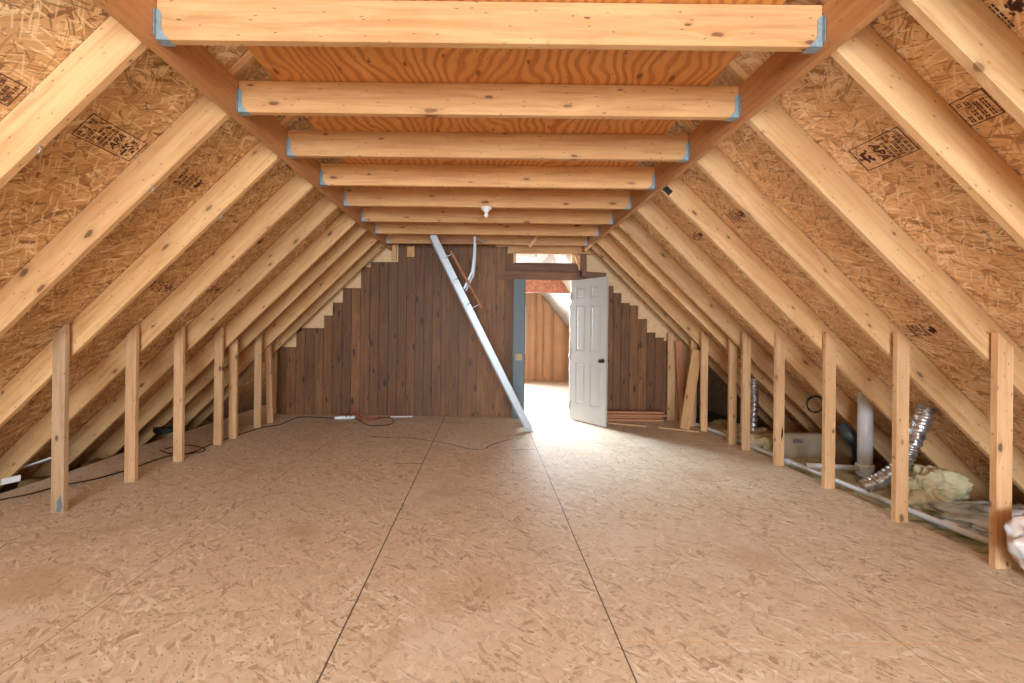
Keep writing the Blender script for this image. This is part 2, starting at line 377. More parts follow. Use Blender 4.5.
# planks
def px_x(px, py=350): return at_y(px, py, yw-.02).x
bm = NB(); zt = lambda py, px: at_y(px, py, yw-.02).z
steps = [(277, 347), (296, 347), (296, 328), (323.5, 328), (323.5, 315.5), (332, 315.5), (332, 302.5), (342, 302.5), (342, 288), (360, 288), (360, 267), (369.5, 267), (369.5, 262), (397, 262), (397, 243), (514, 243)]
def top_at(px):
    for (a, t), (b, _) in zip(steps[::2], steps[1::2]):
        if a <= px <= b: return t
    return 243
x = px_x(277)
pw = .137
def plank(bm, x0, x1, z0, z1, y=yw):
    g = .0015; d = .018 + random.uniform(-.002, .002)
    c = .004
    prism(bm, [(x0+g, y), (x0+g, y-d+c), (x0+g+c, y-d), (x1-g-c, y-d), (x1-g, y-d+c), (x1-g, y)], z0, z1, 'z')
edges = [277, 286, 296, 305, 314.5, 323.5, 332, 342, 351, 360, 369.5, 378.5, 388, 397, 406, 415, 423.5, 432, 441, 450, 459, 468, 477, 486, 495, 504.5, 512.5]
for a, b in zip(edges, edges[1:]):
    x0, x1 = px_x(a), px_x(b); t = top_at((a+b)/2)
    if 497 < (a+b)/2 < 515 : t = 247
    zz = min(zt(t, (a+b)/2), KS - TAN*abs((x0+x1)/2) - .02)
    plank(bm, x0, x1, 0.0, zz)
redges = [(590, 606, 279), (606, 613, 286), (613, 621, 293), (621, 629.5, 303), (629.5, 638, 305.5), (638, 647, 319), (647, 655.5, 332.5), (655.5, 664, 337.5), (664, 671, 341)]
for a, b, t in redges: plank(bm, px_x(a), px_x(b), 0.0, min(zt(t, (a+b)/2), KS - TAN*px_x(a) - .02))
cl_ = link('plank_cladding', bm, M['plank'], parent=wall, frame=False); cl_['label'] = 'dark brown knotty vertical planks with stepped tops'; cl_['kind'] = 'structure'
# header boards above the door
bm = NB(); yh = yw-.021
def hdr(p): 
    return [(at_y(a, b, yh).x, at_y(a, b, yh).z) for a, b in p]
prism(bm, hdr([(506, 271.2), (514.6, 262.8), (576.5, 263.5), (583, 271.8)]), yh-.02, yh)
prism(bm, hdr([(495, 279.6), (498, 275), (506, 270.9), (583, 271.5), (606, 273), (606, 281)]), yh-.02, yh)
tag(link('trim_1', bm, M['header'], frame=False), 'two dark horizontal planks with slanted ends above the doorway', kind='structure')
bm = NB(); a = at_y(514, 247, 6.5); b = at_y(600, 254.6, 6.5)
box(bm, a.x-.1, b.x, 6.47, 6.51, b.z, b.z+.16)
tag(link('trim_2', bm, M['joist'], frame=((a.x, 6.5, b.z), (1, 0, 0))), 'light header board over the gap above the doorway planks', kind='structure')
# jamb (blue grey) and hinge side jamb
bm = NB(); box(bm, .42, .588, yw-.10, yw+.02, 0, 2.13)
j = tag(link('trim_3', bm, M['blue_paint'], frame=False), 'blue grey painted door jamb beside the ladder', kind='structure')
bm = NB(); box(bm, .588, .60, yw-.10, yw+.10, 0, 2.13); k = link('weatherstrip', bm, M['black'], parent=j, frame=False)
bm = NB(); p = at_y(518.6, 357, yw-.105); box(bm, p.x-.045, p.x+.05, yw-.105, yw-.10, p.z-.05, p.z+.05); link('strike_plate', bm, M['brass'], parent=j, frame=False)
bm = NB(); box(bm, 1.33, 1.42, yw-.10, yw+.05, 0, 2.13)
tag(link('trim_4', bm, M['white_paint'], frame=False), 'white door jamb behind the open door', kind='structure')
# dark post + pale short board above door
def board(name, p, q, w, h, mat, side=(0, 1, 0), tint=None, parent=None, bevel=.0025):
    o = link(name, bar(NB(), p, q, w, h, side), mat, parent=parent, frame=((Vector(p)+Vector(q))/2, Vector(q)-Vector(p)), bevel=bevel)
    if tint: o.color = (*tint, 1)
    return o

# ------------------------------------------------------------------ next room
bm = NB(); fy = FAR_Y
WX0, WX1, WZ0, WZ1 = .15, 1.03, .75, 1.98
box(bm, -2.6, WX0, fy, fy+.1, 0, 2.9); box(bm, WX1, 2.9, fy, fy+.1, 0, 2.9); box(bm, WX0, WX1, fy, fy+.1, 0, WZ0); box(bm, WX0, WX1, fy, fy+.1, WZ1, 2.9)
fw = tag(link('wall_far', bm, M['batt'], frame=False), 'far gable of the next room', kind='structure')
bm = NB()
xs = [1.14, 1.37, 1.56, 1.83, 2.2]
for x0, x1 in zip(xs, xs[1:]):      # bulging paper-faced batts
    n = 6
    pts = [(x0+(x1-x0)*i/n, fy-.01-.07*math.sin(PI*i/n)) for i in range(n+1)]
    prism(bm, pts + [(x1, fy), (x0, fy)], 0.03, 2.4, 'z')
link('paper_faced_batts', bm, M['batt'], parent=fw, frame=False, smooth=False)
bm = NB()
for x in (WX0-.02, WX1-.06): box(bm, x, x+.1, fy-.03, fy+.06, WZ0-.03, WZ1+.03)
for z in (WZ0-.03, (WZ0+WZ1)/2-.02, WZ1-.04): box(bm, WX0+.08, WX1-.06, fy-.028, fy+.058, z, z+.06)
w1 = tag(link('window_1', bm, M['white_paint'], frame=False), 'white framed window at the far end of the next room', kind='structure')
bm = NB(); box(bm, WX0, WX1, fy+.04, fy+.044, WZ0, WZ1); link('window_pane', bm, M['glass'], parent=w1, frame=False)
# white faced slope on the right of the next room
bm = NB(); rows = []
top, low = (1.12, 2.72), (2.18, 1.45)
N = 14
for i in range(N+1):
    yy = yw+.1 + (fy-yw-.1)*i/N; row = []
    for jn in range(9):
        t = jn/8; sag = -.05*math.sin(PI*((i % 2)+.5)) if False else .03*noise.noise(Vector((jn*.9, i*.8, 2)))
        row.append(bm.verts.new((top[0]+(low[0]-top[0])*t + sag, yy, top[1]+(low[1]-top[1])*t + sag + (.05*noise.noise(Vector((i*1.7, 0, 9))) if jn == 8 else 0))))
    rows.append(row)
for a, b in zip(rows, rows[1:]):
    for jn in range(8): bm.faces.new((a[jn], a[jn+1], b[jn+1], b[jn]))
ext = bmesh.ops.extrude_face_region(bm, geom=list(bm.faces))
for v in [g for g in ext['geom'] if isinstance(g, bmesh.types.BMVert)]: v.co += Vector((.05, 0, .06))
tag(link('ceiling', bm, M['batt_white'], frame=False, smooth=True), 'white faced insulation on the sloping ceiling beyond the doorway', kind='structure')
bm = NB(); box(bm, -1.25, .25, yw+.1, fy, 2.72, 2.78); box(bm, .25, .95, 7.8, fy, 2.72, 2.78); box(bm, .95, 1.25, yw+.1, fy, 2.72, 2.78); box(bm, .25, .95, yw+.1, 7.05, 2.72, 2.78)
tag(link('ceiling', bm, M['batt_white'], frame=False), 'flat white ceiling of the next room', kind='structure')
bm = NB(); box(bm, 2.24, 2.3, yw+.03, fy, -.3, 2.0)
tag(link('wall_right', bm, M['batt'], frame=False), 'tan knee wall beyond the doorway', kind='structure')
# left side of the next room with its window
bm = NB(); lx = -2.2
box(bm, lx-.06, lx, yw+.03, 7.9, -.3, 2.75); box(bm, lx-.06, lx, 10.6, fy, -.05, 2.75); box(bm, lx-.06, lx, 7.9, 10.6, -.05, .7); box(bm, lx-.06, lx, 7.9, 10.6, 2.2, 2.75)
box(bm, lx, -1.2, yw+.1, fy, 2.72, 2.78)
tag(link('wall_left', bm, M['batt'], frame=False), 'knee wall of the next room around a wide dormer window', kind='structure')
bm = NB()
for y in (7.9, 9.2, 10.54): box(bm, lx-.05, lx+.02, y, y+.06, .7, 2.2)
for z in (.7, 2.14): box(bm, lx-.048, lx+.018, 7.9, 10.6, z, z+.06)
tag(link('window_2', bm, M['white_paint'], frame=False), 'wide dormer window of the next room', kind='structure')
bm = NB()
for x0, x1, q0, q1 in ((.25, .29, 7.05, 7.8), (.91, .95, 7.05, 7.8), (.29, .91, 7.05, 7.09), (.29, .91, 7.76, 7.8)): box(bm, x0, x1, q0, q1, 2.70, 2.84)
sk = tag(link('window_4', bm, M['white_paint'], frame=False), 'small skylight in the flat ceiling just beyond the doorway', kind='structure')
bm = NB(); box(bm, .29, .91, 7.09, 7.76, 2.82, 2.825); link('window_pane', bm, M['glass'], parent=sk, frame=False)
bm = NB(); a = at_y(530, 280, 8.2); b = at_y(530, 292.5, 8.2); box(bm, -1.2, 1.75, 8.2, 8.3, b.z, b.z+.32)
tag(link('trim_5', bm, M['osb_red'], frame=False), 'reddish strandboard header hanging across the next room', kind='structure')
# ragged white edge by the hinge side: crumpled house wrap
bm = NB(); pts = []
for i in range(24):
    z = .05+1.75*i/23; pts.append((1.335+.03*noise.noise(Vector((i*.8, 1, 0))) - .055, z))
prism(bm, pts + [(1.36, 1.8), (1.36, .05)], yw-.16, yw-.115)
tag(link('house_wrap_strip', bm, M['batt_white'], frame=False), 'ragged white strip of wrap hanging on the jamb behind the door hinges', 'wrap')

# ------------------------------------------------------------------ door
def door():
    hx, hy, fx, fyy = 1.304, 6.40, 1.683, 5.845
    h = Vector((hx, hy, 0)); d = Vector((fx-hx, fyy-hy, 0)); W = d.length; d.normalize(); n = Vector((d.y, -d.x, 0))   # n: towards the camera side
    if n.y > 0: n = -n
    Z0, Z1 = .015, 2.105; T = .035
    def bx(bm, u0, u1, z0, z1, t0, t1):
        c = []
        for t in (t0, t1):
            for u, z in ((u0, z0), (u1, z0), (u1, z1), (u0, z1)):
                p = h + d*u + n*t; c.append(bm.verts.new((p.x, p.y, z)))
        for f in ((0, 1, 2, 3), (7, 6, 5, 4), (0, 4, 5, 1), (1, 5, 6, 2), (2, 6, 7, 3), (3, 7, 4, 0)): bm.faces.new([c[i] for i in f])
    def frustum(bm, u0, u1, z0, z1, t0, t1, ins):
        c = []
        for t, k in ((t0, 0), (t1, ins)):
            for u, z in ((u0+k, z0+k), (u1-k, z0+k), (u1-k, z1-k), (u0+k, z1-k)):
                p = h + d*u + n*t; c.append(bm.verts.new((p.x, p.y, z)))
        for f in ((0, 1, 2, 3), (7, 6, 5, 4), (0, 4, 5, 1), (1, 5, 6, 2), (2, 6, 7, 3), (3, 7, 4, 0)): bm.faces.new([c[i] for i in f])
    bm = NB(); st = .10; ms = .09; cols = [(st, (W-ms)/2), ((W+ms)/2, W-st)]; rows = [(.26, .87), (1.04, 1.73), (1.82, 2.0)]
    bx(bm, 0, W, Z0, Z1, -T/2+.008, T/2-.008)
    for s in (1, -1):
        a, b = (T/2-.008, T/2) if s > 0 else (-T/2, -T/2+.008)
        bx(bm, 0, st, Z0, Z1, a, b); bx(bm, W-st, W, Z0, Z1, a, b); bx(bm, (W-ms)/2, (W+ms)/2, Z0, Z1, a, b)
        zz = [Z0] + [v for r in rows for v in r] + [Z1]
        for z0, z1 in zip(zz[::2], zz[1::2]):
            for u0, u1 in cols: bx(bm, u0, u1, z0, z1, a, b)
        for z0, z1 in rows:
            for u0, u1 in cols:
                frustum(bm, u0+.018, u1-.018, z0+.018, z1-.018, s*(T/2-.008), s*(T/2-.001), .022)
    o = tag(link('door_1', bm, M['white_paint'], frame=False), 'white six panel door standing open in front of the dark planks', kind='structure')
    for s in (1, -1):
        bm = NB(); c = h + d*(W-.06) + Vector((0, 0, .93)) + n*s*T/2
        lathe(bm, [(.032, 0), (.032, .006), (.012, .012), (.011, .035), (.026, .045), (.029, .06), (.02, .072), (.002, .075)], c, n*s, 18)
        link('door_knob', bm, M['bronze'], parent=o, smooth=True)
    for z in (.25, 1.05, 1.88):
        bm = NB(); tube(bm, [h+Vector((-.008, 0, z-.045))+n*T/2, h+Vector((-.008, 0, z+.045))+n*T/2], .008, 8); link('hinge', bm, M['galv'], parent=o)
    for z in (.93,):
        bm = NB(); c = h + d*W; box(bm, c.x-.006, c.x+.006, c.y-.012, c.y+.004, z-.03, z+.03); link('latch_plate', bm, M['galv'], parent=o)
door()

# ------------------------------------------------------------------ rafters
ORD = ['first', 'second', 'third', 'fourth', 'fifth', 'sixth', 'seventh', 'eighth', 'ninth', 'tenth', 'eleventh']
def rafter(side, y, label, tint, mat='lumber'):
    xe = 4.72
    prof = [(0.02, KS-.004-.02*TAN), (xe, KS-.004-xe*TAN), (xe-.09, KU-(xe-.09)*TAN+.09), (4.45, KU-4.45*TAN), (1.505, KU-1.505*TAN), (1.505, KN-1.505*TAN), (0.02, KN-.02*TAN)]
    bm = NB(); prism(bm, [(side*a, b) for a, b in prof], y, y+.038)
    d = Vector((side*CA, 0, -SA))
    o = tag(link('rafter', bm, M[mat], frame=((side*2.3, y+.019, KU-2.3*TAN+.12), d), bevel=.003), label, 'rafter', 'sloping roof rafters')
    o.color = (*tint, 1); return o
LY = [0.63, 1.24, 1.853, 2.463, 3.073, 3.683, 4.293, 4.903, 5.33, 5.89, 6.3]
RY = [0.63, 1.24, 1.545, 1.853, 2.463, 3.073, 3.683, 4.293, 4.903, 5.23, 5.86, 6.2]
def lab(seq, i, side):
    k = i - 1          # counted from the first one in the frame
    return seq[k]
lt = [(1, .99, .93), (1, 1, .98), (.93, .88, .82), (.93, .86, .78), (1, .96, .88), (.98, .92, .84), (.97, .9, .82), (.96, .9, .82), (.98, .92, .82), (.97, .9, .8), (1, .95, .86)]  # left rafters tinted warmer and darker: weaker daylight put into their colour
raf = []
for y in LY[2:]:
    i = LY.index(y)-2
    raf.append(rafter(-1, y, '%s pine rafter from the camera on the slope over the power strip' % ORD[i], lt[i+2]))
rt = [(1.02, 1, .98)]*12
for n_, y in enumerate(RY[1:]):
    i = n_
    raf.append(rafter(1, y, '%s pine rafter from the camera on the slope above the plastic pipes' % ORD[i], (1.03-.006*n_, 1.01-.008*n_, .99-.01*n_)))  # whiter tint than the left row paints in the daylight on this slope
# black tape patch + yellow tape on rafters
def on_slope_patch(name, px, py, w, l, mat, parent, y, ang=ANG):
    p = at_y(px, py, y); d = Vector((CA, 0, -SA)); n = Vector((SA, 0, CA))
    bm = NB(); vs = []
    for t in (0, -.003):
        for a, b in ((-1, -1), (1, -1), (1, 1), (-1, 1)):
            q = p + d*a*w/2 + n*b*l/2; vs.append(bm.verts.new((q.x, y-.0008+t, q.z)))
    for f in ((0, 1, 2, 3), (7, 6, 5, 4), (0, 4, 5, 1), (1, 5, 6, 2), (2, 6, 7, 3), (3, 7, 4, 0)): bm.faces.new([vs[i] for i in f])
    link(name, bm, mat, parent=parent)
rr = [o for o in raf if 'plastic pipes' in o['label']]
on_slope_patch('tape_patch', 667, 190, .09, .05, M['black'], rr[5], RY[6])
on_slope_patch('tape_patch', 710.5, 295, .035, .03, M['yellow'], rr[7], RY[8])

# ------------------------------------------------------------------ purlins and joists
for s, nm in ((-1, 'long brown purlin under the rafters on the power strip side'), (1, 'long brown purlin under the rafters on the pipe side')):
    bm = NB(); box(bm, s*1.462 if s > 0 else -1.50, 1.50 if s > 0 else -1.462, .3, WALL_Y-.03, 2.56, 2.775)
    tag(link('purlin', bm, M['purlin'], frame=((s*1.481, 3.4, 2.66), (0, 1, 0)), bevel=.002), nm, 'beam', 'long purlins')
JY = [1.235, 1.845, 2.455, 3.065, 3.675, 4.285, 4.895, 5.505, 6.115]
ZB, ZT = 2.592, 2.776
jt = [(1.04, 1.02, 1.0), (1.06, 1.06, 1.06), (1.02, 1.0, .98), (1, .97, .94), (1, .98, .95), (.96, .92, .88), (.96, .92, .88), (1, .98, .95), (.96, .92, .88)]
jl = ['first', 'second', 'third', 'fourth', 'fifth', 'sixth', 'seventh', 'eighth']
for i, y in enumerate(JY[1:]):
    bm = NB(); box(bm, -1.460, 1.460, y, y+.038, ZB, ZT)
    desc = {4: ' joist from the camera, with the white lamp holder just under it', 7: ' and last ceiling joist, behind the top of the ladder', 0: ' and widest looking ceiling joist, cut by the top of the picture'}.get(i, ' ceiling joist from the camera, spanning between the brown purlins')
    o = tag(link('ceiling_joist', bm, M['joist'], frame=((0, y, (ZB+ZT)/2), (1, 0, 0)), bevel=.003), jl[i]+desc, 'joist', 'ceiling joists')
    o.color = (*jt[i+1], 1)
    hm = M['blue_steel'] if i < 4 else M['galv']
    for s in (-1, 1):
        bm = NB(); e = s*1.4595
        for yy0, yy1 in ((y-.003, y-.0006), (y+.0386, y+.041)):
            prism(bm, [(e, ZB-.002), (e-s*.058, ZB-.002), (e-s*.030, ZB+.03), (e-s*.022, ZB+.05), (e-s*.022, ZB+.115), (e-s*.010, ZB+.13), (e, ZB+.13)], yy0, yy1)
        prism(bm, [(e, ZB-.003), (e-s*.058, ZB-.003), (e-s*.058, ZB-.0008), (e, ZB-.0008)], y-.003, y+.041)
        a, b = sorted((e+s*.0005, e-s*.0020))
        box(bm, a, b, y-.018, y-.003, ZB+.01, ZB+.13); box(bm, a, b, y+.041, y+.056, ZB+.01, ZB+.13)
        link('joist_hanger', bm, hm, parent=o)
# plywood deck laid on the joists
bm = NB(); box(bm, -1.25, 1.285, .4, 5.5, ZT+.001, ZT+.019)
tag(link('plywood_deck', bm, M['deck'], frame=False), 'orange ring grained plywood sheet lying on top of the ceiling joists', 'plywood')

# lamp holder under the fifth joist
p = at_y(486.2, 209, 4.304); lp = bpy.data.objects.new('lamp_holder', None); C.objects.link(lp); lp.location = (p.x, 4.304, ZB); WM[lp.name] = Matrix.Translation(lp.location)
tag(lp, 'small white round lamp holder with a bare bulb under a ceiling joist', 'lamp')
bm = NB(); lathe(bm, [(.058, 0), (.058, -.010), (.05, -.02), (.028, -.035), (.024, -.05), (.01, -.052)], (p.x, 4.304, ZB), seg=24); link('base', bm, M['ceramic'], parent=lp, smooth=True)
bm = NB(); lathe(bm, [(.013, -.05), (.018, -.06), (.024, -.075), (.022, -.09), (.01, -.1), (.001, -.102)], (p.x, 4.304, ZB), seg=20); link('bulb', bm, M['ceramic'], parent=lp, smooth=True)

# ------------------------------------------------------------------ studs
def stud(x0, x1, y, label, tint=(1, 1, 1), side=1, top=None, dep=.038, lean=(0, 0), mat='stud', group='short knee wall studs'):
    za = KS-.006-TAN*abs(x0); zb = KS-.006-TAN*abs(x1)
    if top is not None: za, zb = za+top, zb+top
    bm = NB(); prism(bm, [(x0, 0), (x1, 0), (x1+lean[0], zb), (x0+lean[0], za)], y, y+dep)
    o = tag(link('wall_stud', bm, M[mat], frame=(((x0+x1)/2, y+dep/2, 0), (0, 0, 1)), bevel=.0025), label, 'stud', group); o.color = (*tint, 1); return o
ls = [(3.00, 'weathered grey stud with a blue smudge at its foot, nearest on the black cord side', (.86, .90, .94)),
      (3.61, 'second stud from the camera in the row beside the black cord', (1, .94, .88)), (4.17, 'third stud from the camera in the row beside the black cord', (1, .95, .88)),
      (4.79, 'fourth stud from the camera in the row beside the black cord', (1, .97, .90)), (5.07, 'fifth stud of the cord side row, standing close behind the fourth', (1, .95, .86)),
      (5.62, 'last upright stud of the cord side row, before the leaning board', (1, .97, .88))]
lstud = []
for y, l, t in ls: lstud.append(stud(-3.09, -3.0, y, l, t, top=-.045))
bm = NB(); prism(bm, [(-3.05, .01), (-3.02, .005), (-3.004, .04), (-3.012, .09), (-3.02, .13), (-3.03, .10), (-3.045, .08), (-3.04, .05)], 2.9975, 2.9998); link('ink_smudge', bm, M['blue_paint'], parent=lstud[0])
o = board('leaning_board', at_z(270.5, 423, .0) + Vector((0, 0, .0)), at_y(268, 343, 6.0), .038, .085, M['stud'], tint=(.96, .84, .76)); tag(o, 'narrow reddish board leaning beside the last cord side stud', 'board', 'leaning boards')
rs = [(2.41, 'nearest stud on the pipe side, beside the plastic bag', (1.04, .98, .92)), (3.00, 'second stud from the camera on the pipe side, crossing the foil duct', (1, .94, .86)),
      (3.63, 'third stud on the pipe side, between the kraft paper and the white vent pipe', (1.02, .97, .89)), (4.25, 'fourth stud on the pipe side with a dark split low on its face', (1.02, .97, .88)),
      (4.80, 'fifth stud on the pipe side, in front of the narrow ribbed duct', (1.02, .97, .89)), (5.06, 'sixth stud on the pipe side, close behind the fifth', (1, .93, .84)),
      (5.72, 'seventh stud on the pipe side, beside the leaning boards', (1.02, .97, .88))]
for y, l, t in rs: last = stud(2.935, 3.024, y, l, t, top=-.10)
for o in list(C.objects):
    if o.get('label', '').startswith('fourth stud on the pipe'):
        p = at_y(782, 434, 4.249); bm = NB()
        prism(bm, [(p.x-.006, p.z-.07), (p.x+.008, p.z-.02), (p.x+.01, p.z+.03), (p.x, p.z+.08), (p.x-.008, p.z)], 4.2475, 4.2495); link('dark_split', bm, M['bronze'], parent=o)
# cluster by the back wall on the right
def upright(pxa, pxb, pyb, label, pyt, y, tint, mat='stud', cat='stud'):
    a = at_y(pxa, pyb, y); b = at_y(pxb, pyb, y)
    w = b.x-a.x; zt_ = at_y((pxa+pxb)/2, pyt, y).z
    bm = NB(); prism(bm, [(a.x, 0), (b.x, 0), (b.x, min(zt_, KS-TAN*b.x-.01)), (a.x, min(zt_+.05, KS-TAN*a.x-.01))], y, y+.038)
    o = tag(link('wall_stud' if cat == 'stud' else 'leaning_board', bm, M[mat], frame=((a.x, y, 0), (0, 0, 1)), bevel=.002), label, cat, 'short knee wall studs' if cat == 'stud' else 'leaning boards'); o.color = (*tint, 1)
upright(667.5, 675, 410, 'pale stud standing against the end of the dark plank wall', 336, 6.45, (1.06, 1.04, .98))
upright(675.5, 681, 415, 'narrow pale stud just behind the end of the stacked trim boards', 370, 6.50, (1, .98, .92))
upright(690.5, 696, 424, 'thin stud half hidden behind the slanted wide board', 342, 6.02, (.98, .92, .82))
o = board('leaning_board', at_z(685.5, 422, 0)+Vector((0, .1, 0)), at_y(678.5, 341, 6.35), .03, .10, M['cedar'], tint=(1.05, 1.0, .95)); tag(o, 'reddish brown board leaning in the corner behind the slanted pine one', 'board', 'leaning boards')
o = board('leaning_board', at_z(684.5, 429, .02), at_y(697.0, 350, 5.85), .03, .135, M['lumber'], tint=(.98, .88, .76)); tag(o, 'wide pine board leaning strongly across the studs in the corner', 'board', 'leaning boards')
# dark post + braces above the door
a = at_y(583.5, 277, 6.42); b = at_y(583.5, 254.5, 6.42)
o = board('short_post', a, b, .06, .085, M['header']); tag(o, 'short dark post above the top of the open door', 'post')
def short(px0, py0, px1, py1, y, w, label, mat='lumber', tint=(1.05, 1, .95), th=.03):
    o = board('short_brace', at_y(px0, py0, y), at_y(px1, py1, y), th, w, M[mat], tint=tint); tag(o, label, 'brace', 'short scraps near the last joists')
short(585, 251, 601, 235, 5.95, .035, 'slim pale brace slanting beside the last joist over the door')
short(529.5, 247, 538, 235.5, 5.95, .04, 'short pale brace slanting between the last two joists')
short(577, 256, 581, 270, 6.46, .07, 'short pale board beside the dark post above the door', 'lumber', (.98, .85, .7))
short(411, 246.5, 411, 257, 6.5, .12, 'small light block hanging at the top of the dark planks', 'joist')
short(394, 245, 394, 260, 6.5, .07, 'small pale block beside the purlin end above the stepped planks', 'lumber', (1, .95, .9))

# stacked trim boards
sb = [(607, 672, 411.5, 6.40, 'topmost'), (607, 674.5, 414.3, 6.30, 'second'), (607, 671, 417.6, 6.30, 'third'), (607, 672, 420.8, 6.30, 'bottom')]
lab4 = ['topmost brown trim board of the stack lying behind the door', 'second brown trim board from the top of the stack behind the door', 'third brown trim board from the top of the stack behind the door', 'lowest brown trim board of the stack lying on the floor behind the door']
for i in range(4):
    z0 = .0 + (3-i)*.036; x0, x1 = 1.62 + .03*i, [2.70, 2.74, 2.66, 2.68][i]; y = [6.34, 6.30, 6.33, 6.30][i]
    bm = NB(); box(bm, x0, x1, y, y+.16, z0+.001, z0+.033)
    o = tag(link('trim_board', bm, M['cedar'], frame=((2.1, y, z0), (1, .0, 0)), bevel=.004), lab4[i], 'board', 'stacked trim boards'); o.color = (1.05, 1.08, 1.08, 1)
    bm = NB()
# thin batten lines lying on the floor
a = at_z(608, 423.5); b = at_z(647, 427); o = board('floor_batten', a+Vector((0, 0, .008)), b+Vector((0, 0, .008)), .02, .014, M['lumber'], side=(0, 0, 1)); tag(o, 'thin pale batten on the floor in front of the stacked boards', 'batten', 'thin floor battens')
a = at_z(658, 428); b = at_z(699, 432.5); o = board('floor_batten', a+Vector((0, 0, .008)), b+Vector((0, 0, .008)), .02, .014, M['lumber'], side=(0, 0, 1)); tag(o, 'thin pale batten on the floor at the foot of the slanted wide board', 'batten', 'thin floor battens')

# ------------------------------------------------------------------ attic ladder
yl = 5.60
T0, B0 = Vector((-.725, yl, 2.60)), Vector((.60, yl, .0))
lad = bpy.data.objects.new('attic_ladder', None); C.objects.link(lad); lad.location = B0; WM[lad.name] = Matrix.Translation(B0)
tag(lad, 'folding aluminium attic ladder leaning down from the hatch', 'ladder')
d = (B0-T0).normalized(); nrm = Vector((-d.z, 0, d.x)); 
if nrm.x < 0: nrm = -nrm
half = .05
def seg(name, t0, t1, off, y, w, h, mat, parent=lad):
    p, q = T0+d*t0+nrm*off, T0+d*t1+nrm*off; p.y = q.y = y
    return link(name, bar(NB(), p, q, w, h), mat, parent=parent, frame=((p+q)/2, q-p), bevel=.003)
Ltot = (B0-T0).length
cuts = [(0, .66), (.675, 1.03), (1.045, Ltot)]
for k, (a, b) in enumerate(cuts):
    for yy, off, nm in ((yl, .0, 0), (yl+.40, -.018, 1)):
        # C-shaped rail: web plus two lips
        bm = NB()
        for (oo, ww, hh, dyy) in ((0, .006, .10, 0), (.047, .03, .006, .012), (-.047, .03, .006, .012)):
            p, q = T0+d*a+nrm*(off+oo), T0+d*(b-.04 if k == 2 else b)+nrm*(off+oo); p.y = q.y = yy + (dyy if nm == 0 else -dyy)
            bar(bm, p, q, ww, hh)
        o = link('side_rail', bm, M['alu'], parent=lad)
        o['label'] = 'front aluminium rail section' if nm == 0 else 'rear aluminium rail section'
for nm, (yy, off) in enumerate(((yl, 0), (yl+.40, -.018))):
    bm = NB(); p = B0+nrm*off; p.y = yy; q = p - d*.045
    prism(bm, [(p.x-.055, 0.0), (p.x+.045, 0.0), (p.x+.02, .05), (p.x-.085, .05)], yy-.012, yy+.022); link('foot', bm, M['galv'], parent=lad)
    for t in (.667, 1.037):
        c = T0+d*t+nrm*(off-.03)
        bm = NB(); tube(bm, [Vector((c.x, yy-.02, c.z)), Vector((c.x, yy+.03, c.z))], .018, 12)
        q0, q1 = T0+d*(t-.06)+nrm*(off-.02), T0+d*(t+.06)+nrm*(off-.02); q0.y = q1.y = yy-.006
        bar(bm, q0, q1, .004, .03); link('hinge', bm, M['galv'], parent=lad)
t = .18
while t < Ltot-.15:
    bm = NB(); p = T0+d*t; q = p.copy(); p.y, q.y = yl+.004, yl+.396; q += nrm*-.018
    bar(bm, p, q, .075, .018, side=(1, 0, 0)); link('rung', bm, M['alu'], parent=lad, frame=((p+q)/2, q-p)); t += .26
# folding arm, spring, handrail
bm = NB(); pts = [at_y(474.8, 236.5, yl-.02), at_y(474.2, 255, yl-.02), at_y(472.3, 271.5, yl-.02), at_y(464.3, 288, yl-.02)]
for a, b in zip(pts, pts[1:]): bar(bm, a, b, .005, .026)
for c in (pts[2], pts[3]): tube(bm, [c+Vector((0, -.012, 0)), c+Vector((0, .03, 0))], .014, 10)
link('folding_arm', bm, M['alu'], parent=lad)
bm = NB(); pts = [Vector((p_.x+.0, p_.y+.40, p_.z)) for p_ in pts]
for a, b in zip(pts, pts[1:]): bar(bm, a, b, .005, .026)
link('folding_arm', bm, M['alu'], parent=lad)
bm = NB(); a = at_y(476, 238, yl-.01); b = at_y(487, 243, yl-.01); n = 90; pts = []
for i in range(n+1):
    s = i/n; c = a.lerp(b, s); pts.append(c + Vector((0, math.cos(s*2*PI*9)*.014, math.sin(s*2*PI*9)*.014)))
tube(bm, pts, .0035, 6); link('spring', bm, M['galv'], parent=lad)
bm = NB(); a = at_y(451, 251.5, yl-.06); b = at_y(482, 308, yl-.06); tube(bm, [a, b], .017, 12); hr = link('handrail', bm, M['cedar'], parent=lad, frame=((a+b)/2, b-a)); hr['label'] = 'reddish round handrail'
for s in (.04, .93):
    c = a.lerp(b, s); e = c - nrm*.10; e.y = yl-.003
    bm = NB(); tube(bm, [c, Vector((e.x, c.y, e.z)), e], .006, 8); link('handrail_bracket', bm, M['galv'], parent=lad)
# hatch trim
a = at_y(443, 243.5, 6.10); 
bm = NB(); box(bm, -.78, -.05, 6.09, 6.112, 2.60, 2.66); tag(link('hatch_trim', bm, M['cedar'], frame=((-.4, 6.1, 2.6), (1, 0, 0))), 'reddish board edging the ladder hatch against the last joist', 'board')

